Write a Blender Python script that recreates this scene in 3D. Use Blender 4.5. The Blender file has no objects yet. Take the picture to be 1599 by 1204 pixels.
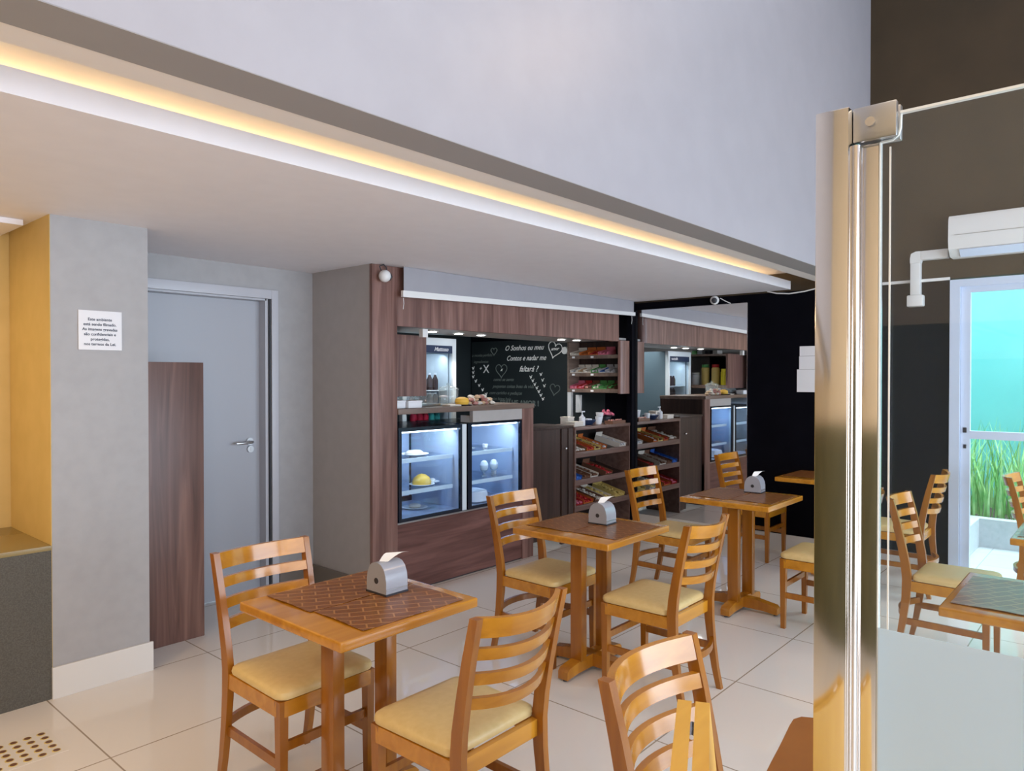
import bpy, bmesh, math, random
from mathutils import Vector, Matrix
random.seed(7)
R = math.radians
C = bpy.context.scene.collection
S = bpy.context.scene

# ---------------------------------------------------------------- camera
cam = bpy.data.cameras.new('camera'); co = bpy.data.objects.new('camera', cam); C.objects.link(co)
cam.sensor_width = 36; cam.lens = 1124/1599*36; cam.clip_start = .02; cam.clip_end = 200
co.location = (0, 0, 1.54); co.rotation_euler = (R(90-.62), 0, R(-48.8))
S.camera = co
# ---------------------------------------------------------------- world, exposure
S.view_settings.view_transform = 'Standard'; S.view_settings.look = 'None'
S.view_settings.gamma = 1; S.view_settings.use_curve_mapping = False
S.view_settings.exposure = 0.1
w = bpy.data.worlds.new('world'); S.world = w; w.use_nodes = True
bg = w.node_tree.nodes['Background']; bg.inputs[0].default_value = (.62, .80, 1, 1); bg.inputs[1].default_value = 1.7

def area(name, loc, rot, sx, sy, power, col):
    l = bpy.data.lights.new(name, 'AREA'); l.shape = 'RECTANGLE'; l.size = sx; l.size_y = sy
    l.energy = power; l.color = col
    o = bpy.data.objects.new(name, l); C.objects.link(o); o.location = loc; o.rotation_euler = tuple(R(a) for a in rot)
    return o
# daylight through the glazed street front behind and to the right of the camera
area('daylight_front', (3.6, -3.85, 1.35), (88, 0, 0), 5.2, 2.4, 265, (.74, .86, 1))
# added fill light before the closed rear wall, left behind the camera
area('fill_light_left', (-1.4, -3.85, 1.5), (90, 0, 0), 3.8, 2.6, 130, (.96, .96, 1))
# daylight falling in the little garden behind the sliding door
area('daylight_garden', (8.6, -.5, 5.2), (0, 0, 0), 3.2, 5.0, 900, (.80, .95, 1))
# warm ceiling lamps of the double height part
area('ceiling_lamp_light', (-.6, -.4, 4.5), (0, 0, 0), 1.4, 1.4, 50, (1, .80, .55))
area('ceiling_lamp_light', (5.5, -1.2, 4.85), (0, 30, 0), 1.0, .6, 26, (1, .62, .30))
area('ceiling_lamp_light', (-.7, 2.75, 2.28), (0, 0, 0), 1.0, .5, 26, (1, .70, .38))
# lamp of the yellow niche
area('niche_light', (.1, 4.2, 2.2), (0, 0, 0), 1.2, .3, 4, (1, .70, .32))
# kiosk work light
area('kiosk_light', (4.9, 5.0, 2.2), (0, 0, 0), 1.4, .5, 22, (.9, .97, 1))

# ---------------------------------------------------------------- materials
def mat(name, col=(.5,.5,.5), rough=.5, metal=0, emit=None, es=1, spec=.5, coat=0):
    m = bpy.data.materials.new(name); m.use_nodes = True
    b = m.node_tree.nodes['Principled BSDF']
    b.inputs['Base Color'].default_value = (*col, 1); b.inputs['Roughness'].default_value = rough
    b.inputs['Metallic'].default_value = metal; b.inputs['Specular IOR Level'].default_value = spec
    b.inputs['Coat Weight'].default_value = coat; b.inputs['Coat Roughness'].default_value = .12
    if emit: b.inputs['Emission Color'].default_value = (*emit, 1); b.inputs['Emission Strength'].default_value = es
    return m
def nodes(m): return m.node_tree.nodes, m.node_tree.links, m.node_tree.nodes['Principled BSDF']
def grain(name, c1, c2, scale, rough=.4, coat=0, c3=None, detail=6, dist=.6):
    """wood grain: noise stretched along the axis with the small scale"""
    m = mat(name, c1, rough, coat=coat); N, L, b = nodes(m)
    tc = N.new('ShaderNodeTexCoord'); mp = N.new('ShaderNodeMapping'); mp.inputs['Scale'].default_value = scale
    n = N.new('ShaderNodeTexNoise'); n.inputs['Scale'].default_value = 1; n.inputs['Detail'].default_value = detail
    n.inputs['Distortion'].default_value = dist
    r = N.new('ShaderNodeValToRGB'); r.color_ramp.elements[0].position = .3; r.color_ramp.elements[1].position = .72
    r.color_ramp.elements[0].color = (*c1, 1); r.color_ramp.elements[1].color = (*c2, 1)
    if c3:
        e = r.color_ramp.elements.new(.5); e.color = (*c3, 1)
    L.new(tc.outputs['Object'], mp.inputs[0]); L.new(mp.outputs[0], n.inputs['Vector'])
    L.new(n.outputs[0], r.inputs[0]); L.new(r.outputs[0], b.inputs['Base Color'])
    bp = N.new('ShaderNodeBump'); bp.inputs['Strength'].default_value = .08; bp.inputs['Distance'].default_value = .002
    L.new(n.outputs[0], bp.inputs['Height']); L.new(bp.outputs[0], b.inputs['Normal'])
    return m
def mottled(name, c1, c2, scale, rough, bump=.1, spec=.5):
    m = mat(name, c1, rough, spec=spec); N, L, b = nodes(m)
    tc = N.new('ShaderNodeTexCoord'); n = N.new('ShaderNodeTexNoise'); n.inputs['Scale'].default_value = scale; n.inputs['Detail'].default_value = 5
    r = N.new('ShaderNodeValToRGB'); r.color_ramp.elements[0].color = (*c1, 1); r.color_ramp.elements[1].color = (*c2, 1)
    r.color_ramp.elements[0].position = .35; r.color_ramp.elements[1].position = .65
    L.new(tc.outputs['Object'], n.inputs['Vector']); L.new(n.outputs[0], r.inputs[0]); L.new(r.outputs[0], b.inputs['Base Color'])
    bp = N.new('ShaderNodeBump'); bp.inputs['Strength'].default_value = bump; bp.inputs['Distance'].default_value = .002
    L.new(n.outputs[0], bp.inputs['Height']); L.new(bp.outputs[0], b.inputs['Normal'])
    return m
def glass(name, tint=(1,1,1), haze=0, hcol=(.8,.85,.9), rough=0, ior=1.5):
    m = bpy.data.materials.new(name); m.use_nodes = True; N, L = m.node_tree.nodes, m.node_tree.links
    N.remove(N['Principled BSDF']); out = N['Material Output']
    t = N.new('ShaderNodeBsdfTransparent'); t.inputs[0].default_value = (*tint, 1)
    g = N.new('ShaderNodeBsdfGlossy'); g.inputs['Roughness'].default_value = rough
    f = N.new('ShaderNodeFresnel'); ge = N.new('ShaderNodeNewGeometry'); mi_ = N.new('ShaderNodeMapRange')
    mi_.inputs['To Min'].default_value = ior; mi_.inputs['To Max'].default_value = 1/ior
    L.new(ge.outputs['Backfacing'], mi_.inputs[0]); L.new(mi_.outputs[0], f.inputs[0])   # same reflectance on both faces of a pane
    mx = N.new('ShaderNodeMixShader'); L.new(f.outputs[0], mx.inputs[0]); L.new(t.outputs[0], mx.inputs[1]); L.new(g.outputs[0], mx.inputs[2])
    last = mx
    if haze:
        d = N.new('ShaderNodeBsdfDiffuse'); d.inputs[0].default_value = (*hcol, 1)
        m2 = N.new('ShaderNodeMixShader'); m2.inputs[0].default_value = haze
        L.new(mx.outputs[0], m2.inputs[1]); L.new(d.outputs[0], m2.inputs[2]); last = m2
    L.new(last.outputs[0], out.inputs[0])
    return m

M = {}
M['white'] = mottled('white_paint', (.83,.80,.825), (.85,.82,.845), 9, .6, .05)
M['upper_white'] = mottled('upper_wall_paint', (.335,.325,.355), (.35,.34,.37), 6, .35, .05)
M['taupe'] = mat('taupe_paint', (.31,.29,.28), .6)
M['trim_white'] = mat('plaster_trim', (.80,.74,.69), .55)
M['grey_wall'] = mottled('grey_wall_paint', (.365,.355,.36), (.39,.38,.385), 14, .6, .2)
M['taupe_side'] = mottled('taupe_side_panel', (.41,.38,.365), (.43,.40,.385), 12, .5, .1)
M['yellow'] = mottled('ochre_wall_paint', (.66,.47,.17), (.70,.50,.19), 7, .6, .1)
M['dark_stone'] = mottled('grey_textured_stone', (.075,.068,.055), (.115,.105,.088), 160, .7, .4)
M['stone_top'] = mat('stone_top', (.30,.22,.09), .25)
M['black_wall'] = mottled('black_wall_paint', (.0022,.0022,.0045), (.003,.003,.006), 5, .6, .05, .06)
M['brown_upper'] = mottled('dark_brown_upper_paint', (.050,.034,.018), (.060,.040,.021), 3, .6, .05, .3)
M['door_grey'] = mat('grey_door_lacquer', (.40,.41,.45), .4)
M['frame_grey'] = mat('door_frame_lacquer', (.50,.50,.54), .4)
M['rubber'] = mat('dark_seal', (.03,.03,.035), .5)
M['skirt'] = mat('porcelain_skirting', (.70,.67,.64), .25)
M['skirt_brown'] = mat('brown_grey_skirting', (.20,.17,.145), .3)
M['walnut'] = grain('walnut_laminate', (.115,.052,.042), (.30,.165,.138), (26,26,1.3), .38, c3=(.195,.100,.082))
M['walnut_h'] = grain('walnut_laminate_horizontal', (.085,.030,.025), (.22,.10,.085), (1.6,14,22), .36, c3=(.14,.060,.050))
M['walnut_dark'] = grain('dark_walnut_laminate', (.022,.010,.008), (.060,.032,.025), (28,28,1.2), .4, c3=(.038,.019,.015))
M['shelf_wood'] = grain('shelf_laminate', (.13,.085,.065), (.22,.155,.125), (1.5,20,24), .4)
M['rack_wood'] = grain('rack_laminate', (.105,.055,.045), (.19,.115,.095), (1.5,20,24), .4)
M['deep'] = mat('dark_rack_back', (.012,.006,.005), .6)
M['walnut_board'] = grain('walnut_board', (.085,.040,.030), (.24,.125,.095), (15,15,.9), .4, c3=(.15,.072,.055), dist=1.4)
M['honey'] = grain('honey_wood', (.33,.112,.006), (.48,.190,.014), (14,14,2.2), .26, coat=.35)
M['honey_leg'] = grain('honey_wood_upright', (.25,.078,.004), (.38,.138,.009), (24,24,1.6), .28, coat=.3)
M['honey_h'] = grain('honey_wood_slat', (.42,.160,.009), (.60,.265,.022), (1.6,20,20), .22, coat=.5)
M['pine'] = grain('pine_wood', (.64,.33,.03), (.76,.44,.06), (3,24,3), .4, coat=.15)
M['cream'] = mottled('cream_vinyl', (.68,.50,.22), (.72,.54,.25), 40, .42, .15)
M['steel'] = mat('polished_steel', (.78,.76,.73), .10, 1)
M['chrome'] = mat('chrome', (.75,.75,.77), .15, 1)
M['satin'] = mat('satin_steel', (.55,.56,.57), .3, 1)
M['black'] = mat('black_frame', (.006,.010,.022), .25)
M['plastic_w'] = mat('white_plastic', (.78,.77,.76), .35)
M['plastic_g'] = mat('grey_plastic', (.34,.35,.40), .28, coat=.3)
M['grey_dk'] = mat('dark_plastic', (.03,.03,.04), .4)
M['paper'] = mat('paper', (.80,.80,.83), .8)
M['paper_n'] = mat('napkin_paper', (.86,.84,.82), .9)
M['ink'] = mat('dark_ink', (.06,.07,.10), .7)
M['chalk'] = mat('white_chalk', (.85,.85,.83), .9)
M['chalk_faint'] = mat('faint_chalk', (.12,.14,.13), .9)
M['chalkboard'] = mottled('chalkboard_paint', (.004,.009,.011), (.007,.013,.015), 3, .6, .02)
M['slate_inner'] = mat('blue_grey_inner_wall', (.10,.14,.17), .6)
M['fridge'] = mat('fridge_enamel', (.70,.76,.80), .35)
M['fridge_shade'] = mat('fridge_side_in_shade', (.12,.17,.20), .45)  # blue-grey puts the shade on the white cabinet's side into its colour
M['case_in'] = mat('case_lining', (.42,.50,.66), .3)
M['glass'] = glass('clear_glass')
M['case_glass'] = glass('display_glass', (.90,.95,1), ior=1.45)
M['door_glass'] = glass('partition_glass', (.95,.97,.97), haze=.012, hcol=(.55,.75,1), ior=1.5)  # bluish haze stands in for the veil of daylight reflected by the pane
M['frost'] = mat('frosted_film', (.64,.73,.78), .5, spec=.3)
_N, _L, _b = nodes(M['frost']); _t = _N.new('ShaderNodeBsdfTranslucent'); _t.inputs[0].default_value = (.72,.84,.92,1)
_m = _N.new('ShaderNodeMixShader'); _m.inputs[0].default_value = .45
_L.new(_b.outputs[0], _m.inputs[1]); _L.new(_t.outputs[0], _m.inputs[2]); _L.new(_m.outputs[0], _N['Material Output'].inputs[0])
M['seal'] = mat('clear_edge_seal', (.74,.76,.74), .2)
M['jar'] = glass('jar_glass', (.93,.96,.96), haze=.12, hcol=(.9,.95,.95), rough=.02)
M['mirror'] = mat('mirror_silver', (.86,.88,.89), 0.0, 1)
M['turq'] = mottled('turquoise_wall', (.17,.58,.58), (.20,.63,.63), 1.2, .8, .05)
M['grass'] = mottled('grass_blades', (.16,.46,.13), (.46,.72,.32), 9, .5, 0)
M['concrete'] = mottled('planter_render', (.48,.52,.54), (.55,.58,.60), 30, .8, .3)
M['soil'] = mottled('soil', (.05,.04,.03), (.10,.08,.06), 30, .9, .5)
M['alu_w'] = mat('white_aluminium', (.62,.70,.86), .35)
M['led'] = mat('led_strip', (1,.8,.5), emit=(1,.72,.34), es=13)
M['spot'] = mat('lamp_lens', (1,1,1), emit=(1,.97,.92), es=14)
M['led_w'] = mat('case_light_tube', (1,1,1), emit=(.80,.92,1), es=9)
M['shelf_glass'] = mat('glass_shelf_edge', (.85,.95,1), .15)
M['shelf_glass'].node_tree.nodes['Principled BSDF'].inputs['Alpha'].default_value = .9
def flat(n, c, r=.5): M[n] = mat(n, c, r); return M[n]
for n, c in dict(red=(.42,.02,.02), orange=(.50,.13,.025), pink=(.65,.16,.24), green=(.10,.34,.10), blue=(.04,.14,.50), gold=(.66,.50,.16), brown=(.16,.07,.04),
                 card=(.45,.33,.22), cardw=(.68,.62,.55), silver=(.55,.55,.58), yellowf=(.85,.50,.07), teal=(.03,.30,.28), cola=(.03,.008,.006), yjar=(.85,.72,.03),
                 magenta=(.55,.05,.22), redcan=(.55,.01,.04), pastry=(.62,.43,.27), rosy=(.45,.20,.17), navy=(.015,.03,.08)).items(): flat(n, c)

# floor: polished tiles with thin joints
def tile_mat(name, c1, c2, ox, oy, w_, h_, joint, rough, mort=.0035):
    m = mat(name, c1, rough); N, L, b = nodes(m)
    tc = N.new('ShaderNodeTexCoord'); mp = N.new('ShaderNodeMapping'); mp.inputs['Location'].default_value = (-ox, -oy, 0)
    br = N.new('ShaderNodeTexBrick'); br.offset = 0; br.squash = 1
    br.inputs['Scale'].default_value = 1; br.inputs['Brick Width'].default_value = w_; br.inputs['Row Height'].default_value = h_
    br.inputs['Mortar Size'].default_value = mort; br.inputs['Mortar Smooth'].default_value = .1
    br.inputs['Color1'].default_value = (*c1, 1); br.inputs['Color2'].default_value = (*c2, 1); br.inputs['Mortar'].default_value = (*joint, 1)
    L.new(tc.outputs['Object'], mp.inputs[0]); L.new(mp.outputs[0], br.inputs['Vector'])
    L.new(br.outputs['Color'], b.inputs['Base Color'])
    n = N.new('ShaderNodeTexNoise'); n.inputs['Scale'].default_value = 2.5
    mr = N.new('ShaderNodeMapRange'); mr.inputs['To Min'].default_value = rough*.8; mr.inputs['To Max'].default_value = rough*1.5
    L.new(tc.outputs['Object'], n.inputs['Vector']); L.new(n.outputs[0], mr.inputs[0]); L.new(mr.outputs[0], b.inputs['Roughness'])
    return m
M['floor'] = tile_mat('polished_floor_tiles', (.77,.715,.67), (.79,.74,.695), 1.11-.79*20, 3.93-.797*20, .79, .797, (.34,.27,.20), .04)
M['tile_plain'] = mat('plain_tile', (.76,.71,.66), .06)
M['yard'] = tile_mat('yard_tiles', (.44,.48,.50), (.47,.51,.53), 0, 0, .5, .5, (.26,.30,.31), .5)
# placemat: brown vinyl with lighter crossing lines
def mat_mat(name, c1, c2, line, rough):
    m = mat(name, c1, rough); N, L, b = nodes(m)
    tc = N.new('ShaderNodeTexCoord'); mp = N.new('ShaderNodeMapping'); mp.inputs['Rotation'].default_value = (0, 0, R(32))
    br = N.new('ShaderNodeTexBrick'); br.inputs['Scale'].default_value = 1; br.inputs['Brick Width'].default_value = .095; br.inputs['Row Height'].default_value = .042
    br.inputs['Mortar Size'].default_value = .0030; br.inputs['Color1'].default_value = (*c1, 1); br.inputs['Color2'].default_value = (*c2, 1); br.inputs['Mortar'].default_value = (*line, 1)
    L.new(tc.outputs['Object'], mp.inputs[0]); L.new(mp.outputs[0], br.inputs['Vector']); L.new(br.outputs['Color'], b.inputs['Base Color'])
    return m
M['mat'] = mat_mat('placemat_vinyl', (.19,.066,.016), (.22,.078,.020), (.42,.19,.06), .3)
M['mat_plain'] = mottled('plain_brown_vinyl', (.27,.090,.007), (.31,.108,.010), 8, .55, .1)

# ---------------------------------------------------------------- mesh helpers
class MB:
    def __init__(s): s.bm = bmesh.new()
    def box(s, x0, x1, y0, y1, z0, z1, bev=0, seg=2, m=None):
        g = bmesh.ops.create_cube(s.bm, size=1)['verts']
        for v in g:
            v.co = Vector(((x0+x1)/2+v.co.x*(x1-x0), (y0+y1)/2+v.co.y*(y1-y0), (z0+z1)/2+v.co.z*(z1-z0)))
            if m: v.co = m @ v.co
        if bev:
            ed = {e for v in g for e in v.link_edges}
            bmesh.ops.bevel(s.bm, geom=list(ed), offset=bev, segments=seg, affect='EDGES', profile=.6)
        return s
    def hexa(s, lo, hi):
        """lo / hi: four points each, swept box"""
        vs = [s.bm.verts.new(p) for p in lo+hi]; f = s.bm.faces.new
        f(vs[3::-1]); f(vs[4:])
        for i in range(4): j = (i+1) % 4; f((vs[i], vs[j], vs[4+j], vs[4+i]))
        return s
    def lathe(s, prof, c=(0,0,0), seg=20, m=None):
        rings = []
        for r, z in prof:
            ring = []
            for k in range(seg):
                a = 2*math.pi*k/seg; p = Vector((r*math.cos(a), r*math.sin(a), z))
                if m: p = m @ p
                ring.append(s.bm.verts.new(p+Vector(c)))
            rings.append(ring)
        for a, b in zip(rings, rings[1:]):
            for k in range(seg):
                j = (k+1) % seg; s.bm.faces.new((a[k], a[j], b[j], b[k]))
        s.bm.faces.new(rings[0][::-1]); s.bm.faces.new(rings[-1])
        return s
    def cyl(s, c, r, h, axis='z', seg=16):
        m = {'z': Matrix.Identity(3), 'x': Matrix.Rotation(R(90), 3, 'Y'), 'y': Matrix.Rotation(R(-90), 3, 'X')}[axis]
        return s.lathe([(r, 0), (r, h)], c, seg, m)
    def tube(s, pts, r, seg=8):
        pts = [Vector(p) for p in pts]; rings = []
        for i, p in enumerate(pts):
            t = (pts[min(i+1, len(pts)-1)]-pts[max(i-1, 0)]).normalized()
            a = t.orthogonal() if i == 0 else (prev - t*prev.dot(t))
            a.normalize(); prev = a; b = t.cross(a)
            rings.append([s.bm.verts.new(p+r*(math.cos(2*math.pi*k/seg)*a+math.sin(2*math.pi*k/seg)*b)) for k in range(seg)])
        for a, b in zip(rings, rings[1:]):
            for k in range(seg):
                j = (k+1) % seg; s.bm.faces.new((a[k], a[j], b[j], b[k]))
        s.bm.faces.new(rings[0][::-1]); s.bm.faces.new(rings[-1])
        return s
    def strip(s, pts, wv, tv):
        """rectangular bar swept along pts; wv(i), tv(i) give half width / half thickness vectors"""
        rings = []
        for i, p in enumerate(pts):
            p = Vector(p); a = Vector(wv(i)); b = Vector(tv(i))
            rings.append([s.bm.verts.new(q) for q in (p-a-b, p+a-b, p+a+b, p-a+b)])
        for a, b in zip(rings, rings[1:]):
            for k in range(4):
                j = (k+1) % 4; s.bm.faces.new((a[k], a[j], b[j], b[k]))
        s.bm.faces.new(rings[0][::-1]); s.bm.faces.new(rings[-1])
        return s
    def prism(s, poly, ax, a0, a1):
        """poly of 2D points, extruded along axis ax from a0 to a1"""
        def P(u, v, a): return {'x': (a, u, v), 'y': (u, a, v), 'z': (u, v, a)}[ax]
        lo = [s.bm.verts.new(P(u, v, a0)) for u, v in poly]; hi = [s.bm.verts.new(P(u, v, a1)) for u, v in poly]
        s.bm.faces.new(lo[::-1]); s.bm.faces.new(hi)
        n = len(poly)
        for i in range(n): j = (i+1) % n; s.bm.faces.new((lo[i], lo[j], hi[j], hi[i]))
        return s
    def blob(s, c, r, sc=(1,1,1), sub=2, jit=0):
        g = bmesh.ops.create_icosphere(s.bm, subdivisions=sub, radius=r)['verts']
        for v in g:
            k = 1+random.uniform(-jit, jit); v.co = Vector(c)+Vector((v.co.x*sc[0]*k, v.co.y*sc[1]*k, v.co.z*sc[2]*k))
        return s
    def build(s, name, material, parent=None, world=True, smooth=True, origin=None):
        bmesh.ops.recalc_face_normals(s.bm, faces=s.bm.faces[:])
        me = bpy.data.meshes.new(name)
        if world:
            off = Vector((0,0,0))
            if parent:
                p = parent
                while p: off += p.location; p = p.parent
            else:
                xs = [v.co for v in s.bm.verts]
                off = Vector(origin) if origin else Vector(((min(v.x for v in xs)+max(v.x for v in xs))/2, (min(v.y for v in xs)+max(v.y for v in xs))/2, min(v.z for v in xs)))
            for v in s.bm.verts: v.co -= off
        s.bm.to_mesh(me); s.bm.free()
        if smooth:
            me.polygons.foreach_set('use_smooth', [True]*len(me.polygons)); me.set_sharp_from_angle(angle=R(38))
        me.materials.append(material)
        o = bpy.data.objects.new(name, me); C.objects.link(o); o.parent = parent
        if world and not parent: o.location = off
        return o
def B(*a, **k): return MB().box(*a, **k)
def tag(o, label, cat, group=None, kind=None):
    o['label'] = label; o['category'] = cat
    if group: o['group'] = group
    if kind: o['kind'] = kind
    return o
def thing(name, label, cat, loc, rz=0, group=None):
    o = bpy.data.objects.new(name, None); C.objects.link(o); o.empty_display_size = .1
    o.location = loc; o.rotation_euler = (0, 0, rz); return tag(o, label, cat, group)
def struct(name, mb, m, parent=None, label=None):
    o = mb.build(name, m, parent, smooth=False, origin=(0,0,0) if not parent else None)
    if not parent: o['kind'] = 'structure'
    return o
def dup(o, parent=None):
    c = o.copy(); C.objects.link(c); c.parent = parent
    for ch in list(o.children): dup(ch, c)
    return c
def text(body, size, m, parent, loc, rot, shear=0, name='lettering', thick=.0006, sx=1, off=0, align='CENTER', spacing=1):
    cu = bpy.data.curves.new('lettering', 'FONT'); cu.body = body; cu.size = size; cu.shear = shear; cu.align_x = align; cu.offset = off
    cu.extrude = thick; cu.space_line = spacing; cu.resolution_u = 3
    t = bpy.data.objects.new('tmp', cu); C.objects.link(t)
    me = bpy.data.meshes.new_from_object(t.evaluated_get(bpy.context.evaluated_depsgraph_get()))
    bpy.data.objects.remove(t); me.materials.clear(); me.materials.append(m)
    o = bpy.data.objects.new(name, me); C.objects.link(o)
    off_ = Vector((0,0,0)); p = parent
    while p: off_ += p.location; p = p.parent
    o.parent = parent; o.location = Vector(loc)-off_; o.rotation_euler = tuple(R(a) for a in rot); o.scale = (sx, 1, 1)
    return o

CZ = 2.32; KY = 3.95; WX = 6.42
# ================================================================ SETTING
struct('floor', MB().box(-3.5, WX+.15, -4, 6.4, -.1, 0), M['floor'])
fy = struct('floor_garden', MB().box(WX+.16, 11, -4, 4, -.1, -.002), M['yard'])
struct('ceiling', MB().box(-3.5, WX, 2.345, 6.4, CZ, 2.394), M['white'])
struct('ceiling_cove', MB().box(-3.5, WX, 1.82, 6.4, 2.47, 2.53), M['white'])
struct('ceiling_high', MB().box(-3.5, WX, -4, 1.85, 5.0, 5.1), M['white'])
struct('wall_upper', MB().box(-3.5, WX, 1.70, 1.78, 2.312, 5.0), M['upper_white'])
struct('trim_1', MB().box(-3.5, WX, 1.701, 1.865, 2.310, CZ+.02), M['taupe'])
struct('trim_2', MB().box(-3.5, WX, 1.865, 1.975, 2.312, 2.40), M['trim_white'])
# black end wall with door opening (y -1.0 .. 1.124, up to z 2.29)
struct('wall_right', MB().box(WX, WX+.15, 1.124, 6.4, 0, 2.305).box(WX, WX+.15, -4, -1.0, 0, 2.305), M['black_wall'])
struct('wall_right_upper', MB().box(WX, WX+.15, -4, 6.4, 2.305, 5.1), M['brown_upper'])
struct('light_block_front', MB().box(.8, WX, -4.1, -4, 2.6, 5), M['white'])  # unseen header added to keep sky light off the upper wall
struct('wall_alcove', MB().box(1.5, 1.84, 4.67, 4.82, 0, CZ).box(2.77, 3.07, 4.67, 4.82, 0, CZ).box(1.84, 2.77, 4.67, 4.82, 2.155, CZ), M['grey_wall'])
struct('wall_column', MB().box(1.136, 1.583, 3.92, 4.80, 0, CZ), M['grey_wall'])
struct('wall_niche', MB().box(-3.5, 1.135, 4.578, 4.8, 0, CZ), M['yellow'])
struct('wall_niche_side', MB().box(1.1335, 1.1358, 3.922, 4.576, 0, CZ), M['yellow'])
struct('wall_kiosk_side', MB().box(3.07, 3.10, KY+.004, 6.3, 0, CZ), M['taupe_side'])
struct('wall_kiosk_back', MB().box(3.07, WX, 6.3, 6.4, 0, CZ), M['chalkboard'])
struct('wall_rear', MB().box(-3.5, .8, -4.1, -4, 0, 5), M['white'])
M['tan'] = mottled('tan_reflection_wall', (.66,.50,.31), (.70,.53,.33), 3, .6, .05)  # unseen wall, tan chosen for what the post and glass reflect
M['olive'] = mottled('olive_reflection_band', (.07,.06,.02), (.10,.085,.03), 2, .6, .05)  # unseen lower band, added to darken the middle of the post's reflection
struct('wall_left', MB().box(-3.6, -3.5, -4, 4.8, 1.9, 5), M['tan'])
struct('reflection_band_left', MB().box(-3.6, -3.5, -4, 4.8, 0, 1.9), M['olive'])
struct('baseboard_column', MB().box(1.13, 1.597, 3.905, 3.92, 0, .152, bev=.002), M['skirt'])
struct('baseboard_alcove', MB().box(1.55, 1.84, 4.655, 4.67, 0, .144).box(2.785, 3.07, 4.655, 4.67, 0, .144), M['skirt_brown'])
struct('baseboard_kiosk_side', MB().box(3.055, 3.07, KY+.01, 4.67, 0, .144), M['skirt_brown'])
struct('baseboard_right', MB().box(WX-.014, WX, 1.20, 3.93, 0, .144, bev=.002), M['skirt'])
struct('ceiling_niche', MB().box(-3.5, 1.09, 4.16, 4.57, 2.292, CZ-.001), M['white'])
# LED strip lying on the cove ledge
led = tag(MB().box(-2.9, WX-.02, 2.68, 2.705, 2.396, 2.412).build('led_strip', M['led']), 'warm glowing light strip hidden inside the ceiling cove', 'light strip')
for o in C.objects:
    pass

# ---- door_1 in the alcove
d = struct('door_1', MB().box(1.84, 2.69, 4.765, 4.80, .012, 2.085), M['door_grey'])
fr = MB()
fr.box(2.724, 2.775, 4.648, 4.668, 0, 2.161, bev=.003).box(1.835, 2.724, 4.648, 4.668, 2.098, 2.161, bev=.003).box(1.80, 1.85, 4.648, 4.668, 0, 2.161, bev=.003)
fr.box(2.690, 2.712, 4.68, 4.82, 0, 2.10).box(1.84, 2.70, 4.68, 4.82, 2.086, 2.10)
fr.build('door_frame', M['frame_grey'], d)
MB().box(2.712, 2.724, 4.66, 4.70, 0, 2.098).box(1.84, 2.712, 4.67, 4.70, 2.101, 2.105).build('door_seal', M['rubber'], d)
h = MB().cyl((2.612, 4.752, 1.088), .026, .013, 'y', 20)
h.tube([(2.612, 4.75, 1.088), (2.612, 4.72, 1.087), (2.606, 4.710, 1.086), (2.59, 4.706, 1.085), (2.50, 4.706, 1.083), (2.488, 4.71, 1.083)], .0095, 10)
h.build('door_handle', M['satin'], d)
MB().cyl((2.616, 4.750, 1.035), .024, .015, 'y', 20).box(2.612, 2.620, 4.745, 4.751, 1.024, 1.046).build('lock_rosette', M['satin'], d)

# ================================================================ left side things
pb = tag(MB().box(1.60, 2.015, 4.206, 4.236, 0.0, 1.63, bev=.002).build('wood_panel', M['walnut_board']), 'tall dark walnut board standing in front of the grey door', 'panel')
sp = thing('notice_plate', 'small white printed notice fixed to the grey column', 'sign', (1.352, 3.919, 1.68))
MB().box(1.253, 1.452, 3.912, 3.9195, 1.678, 1.873, bev=.001).build('plate', M['paper'], sp)
for i, t in enumerate(('Este ambiente', 'está sendo filmado.', 'As imagens gravadas', 'são confidenciais e', 'protegidas,', 'nos termos da Lei.')):
    text(t, .0195, M['ink'], sp, (1.350, 3.9115, 1.823-i*.0245), (90, 0, 0), off=.0004)
ct = thing('built_in_counter', 'dark grey stone-faced low counter with ochre top in the niche', 'counter', (.3, 4.2, 0))
MB().box(-1.2, 1.133, 3.92, 4.576, 0, .715).build('counter_body', M['dark_stone'], ct)
MB().box(-1.2, 1.133, 3.916, 4.576, .715, .738, bev=.002).build('counter_top', M['stone_top'], ct)
# drain grille in the floor: plate with two-tone slots
g = thing('floor_grille', 'perforated air grille with oval holes in the floor before the niche', 'grille', (.80, 3.46, 0))
MB().box(.56, 1.02, 3.33, 3.60, -.003, .0015).build('plate', M['tile_plain'], g)
rm = MB()
for i in range(9):
    for j in range(5):
        cx, cy = .985-.0505*i, 3.563-.050*j
        mm = Matrix.Diagonal((1, 1.0, 1))
        rm.lathe([(.0165, 0), (.0165, .0012), (.013, .0016)], (cx, cy, .0012), 14, mm)
        q_ = Vector((cx+.001, cy, .0027))-Vector(g.location)
        if not (i or j): h0 = MB().lathe([(.0125, 0), (.0125, .0004)], (0, 0, 0), 14).build('hole', M['brown'], g, world=False); h0.location = q_
        else: h1 = h0.copy(); C.objects.link(h1); h1.parent = g; h1.location = q_
rm.build('hole_rims', M['gold'], g)['kind'] = 'stuff'

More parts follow.
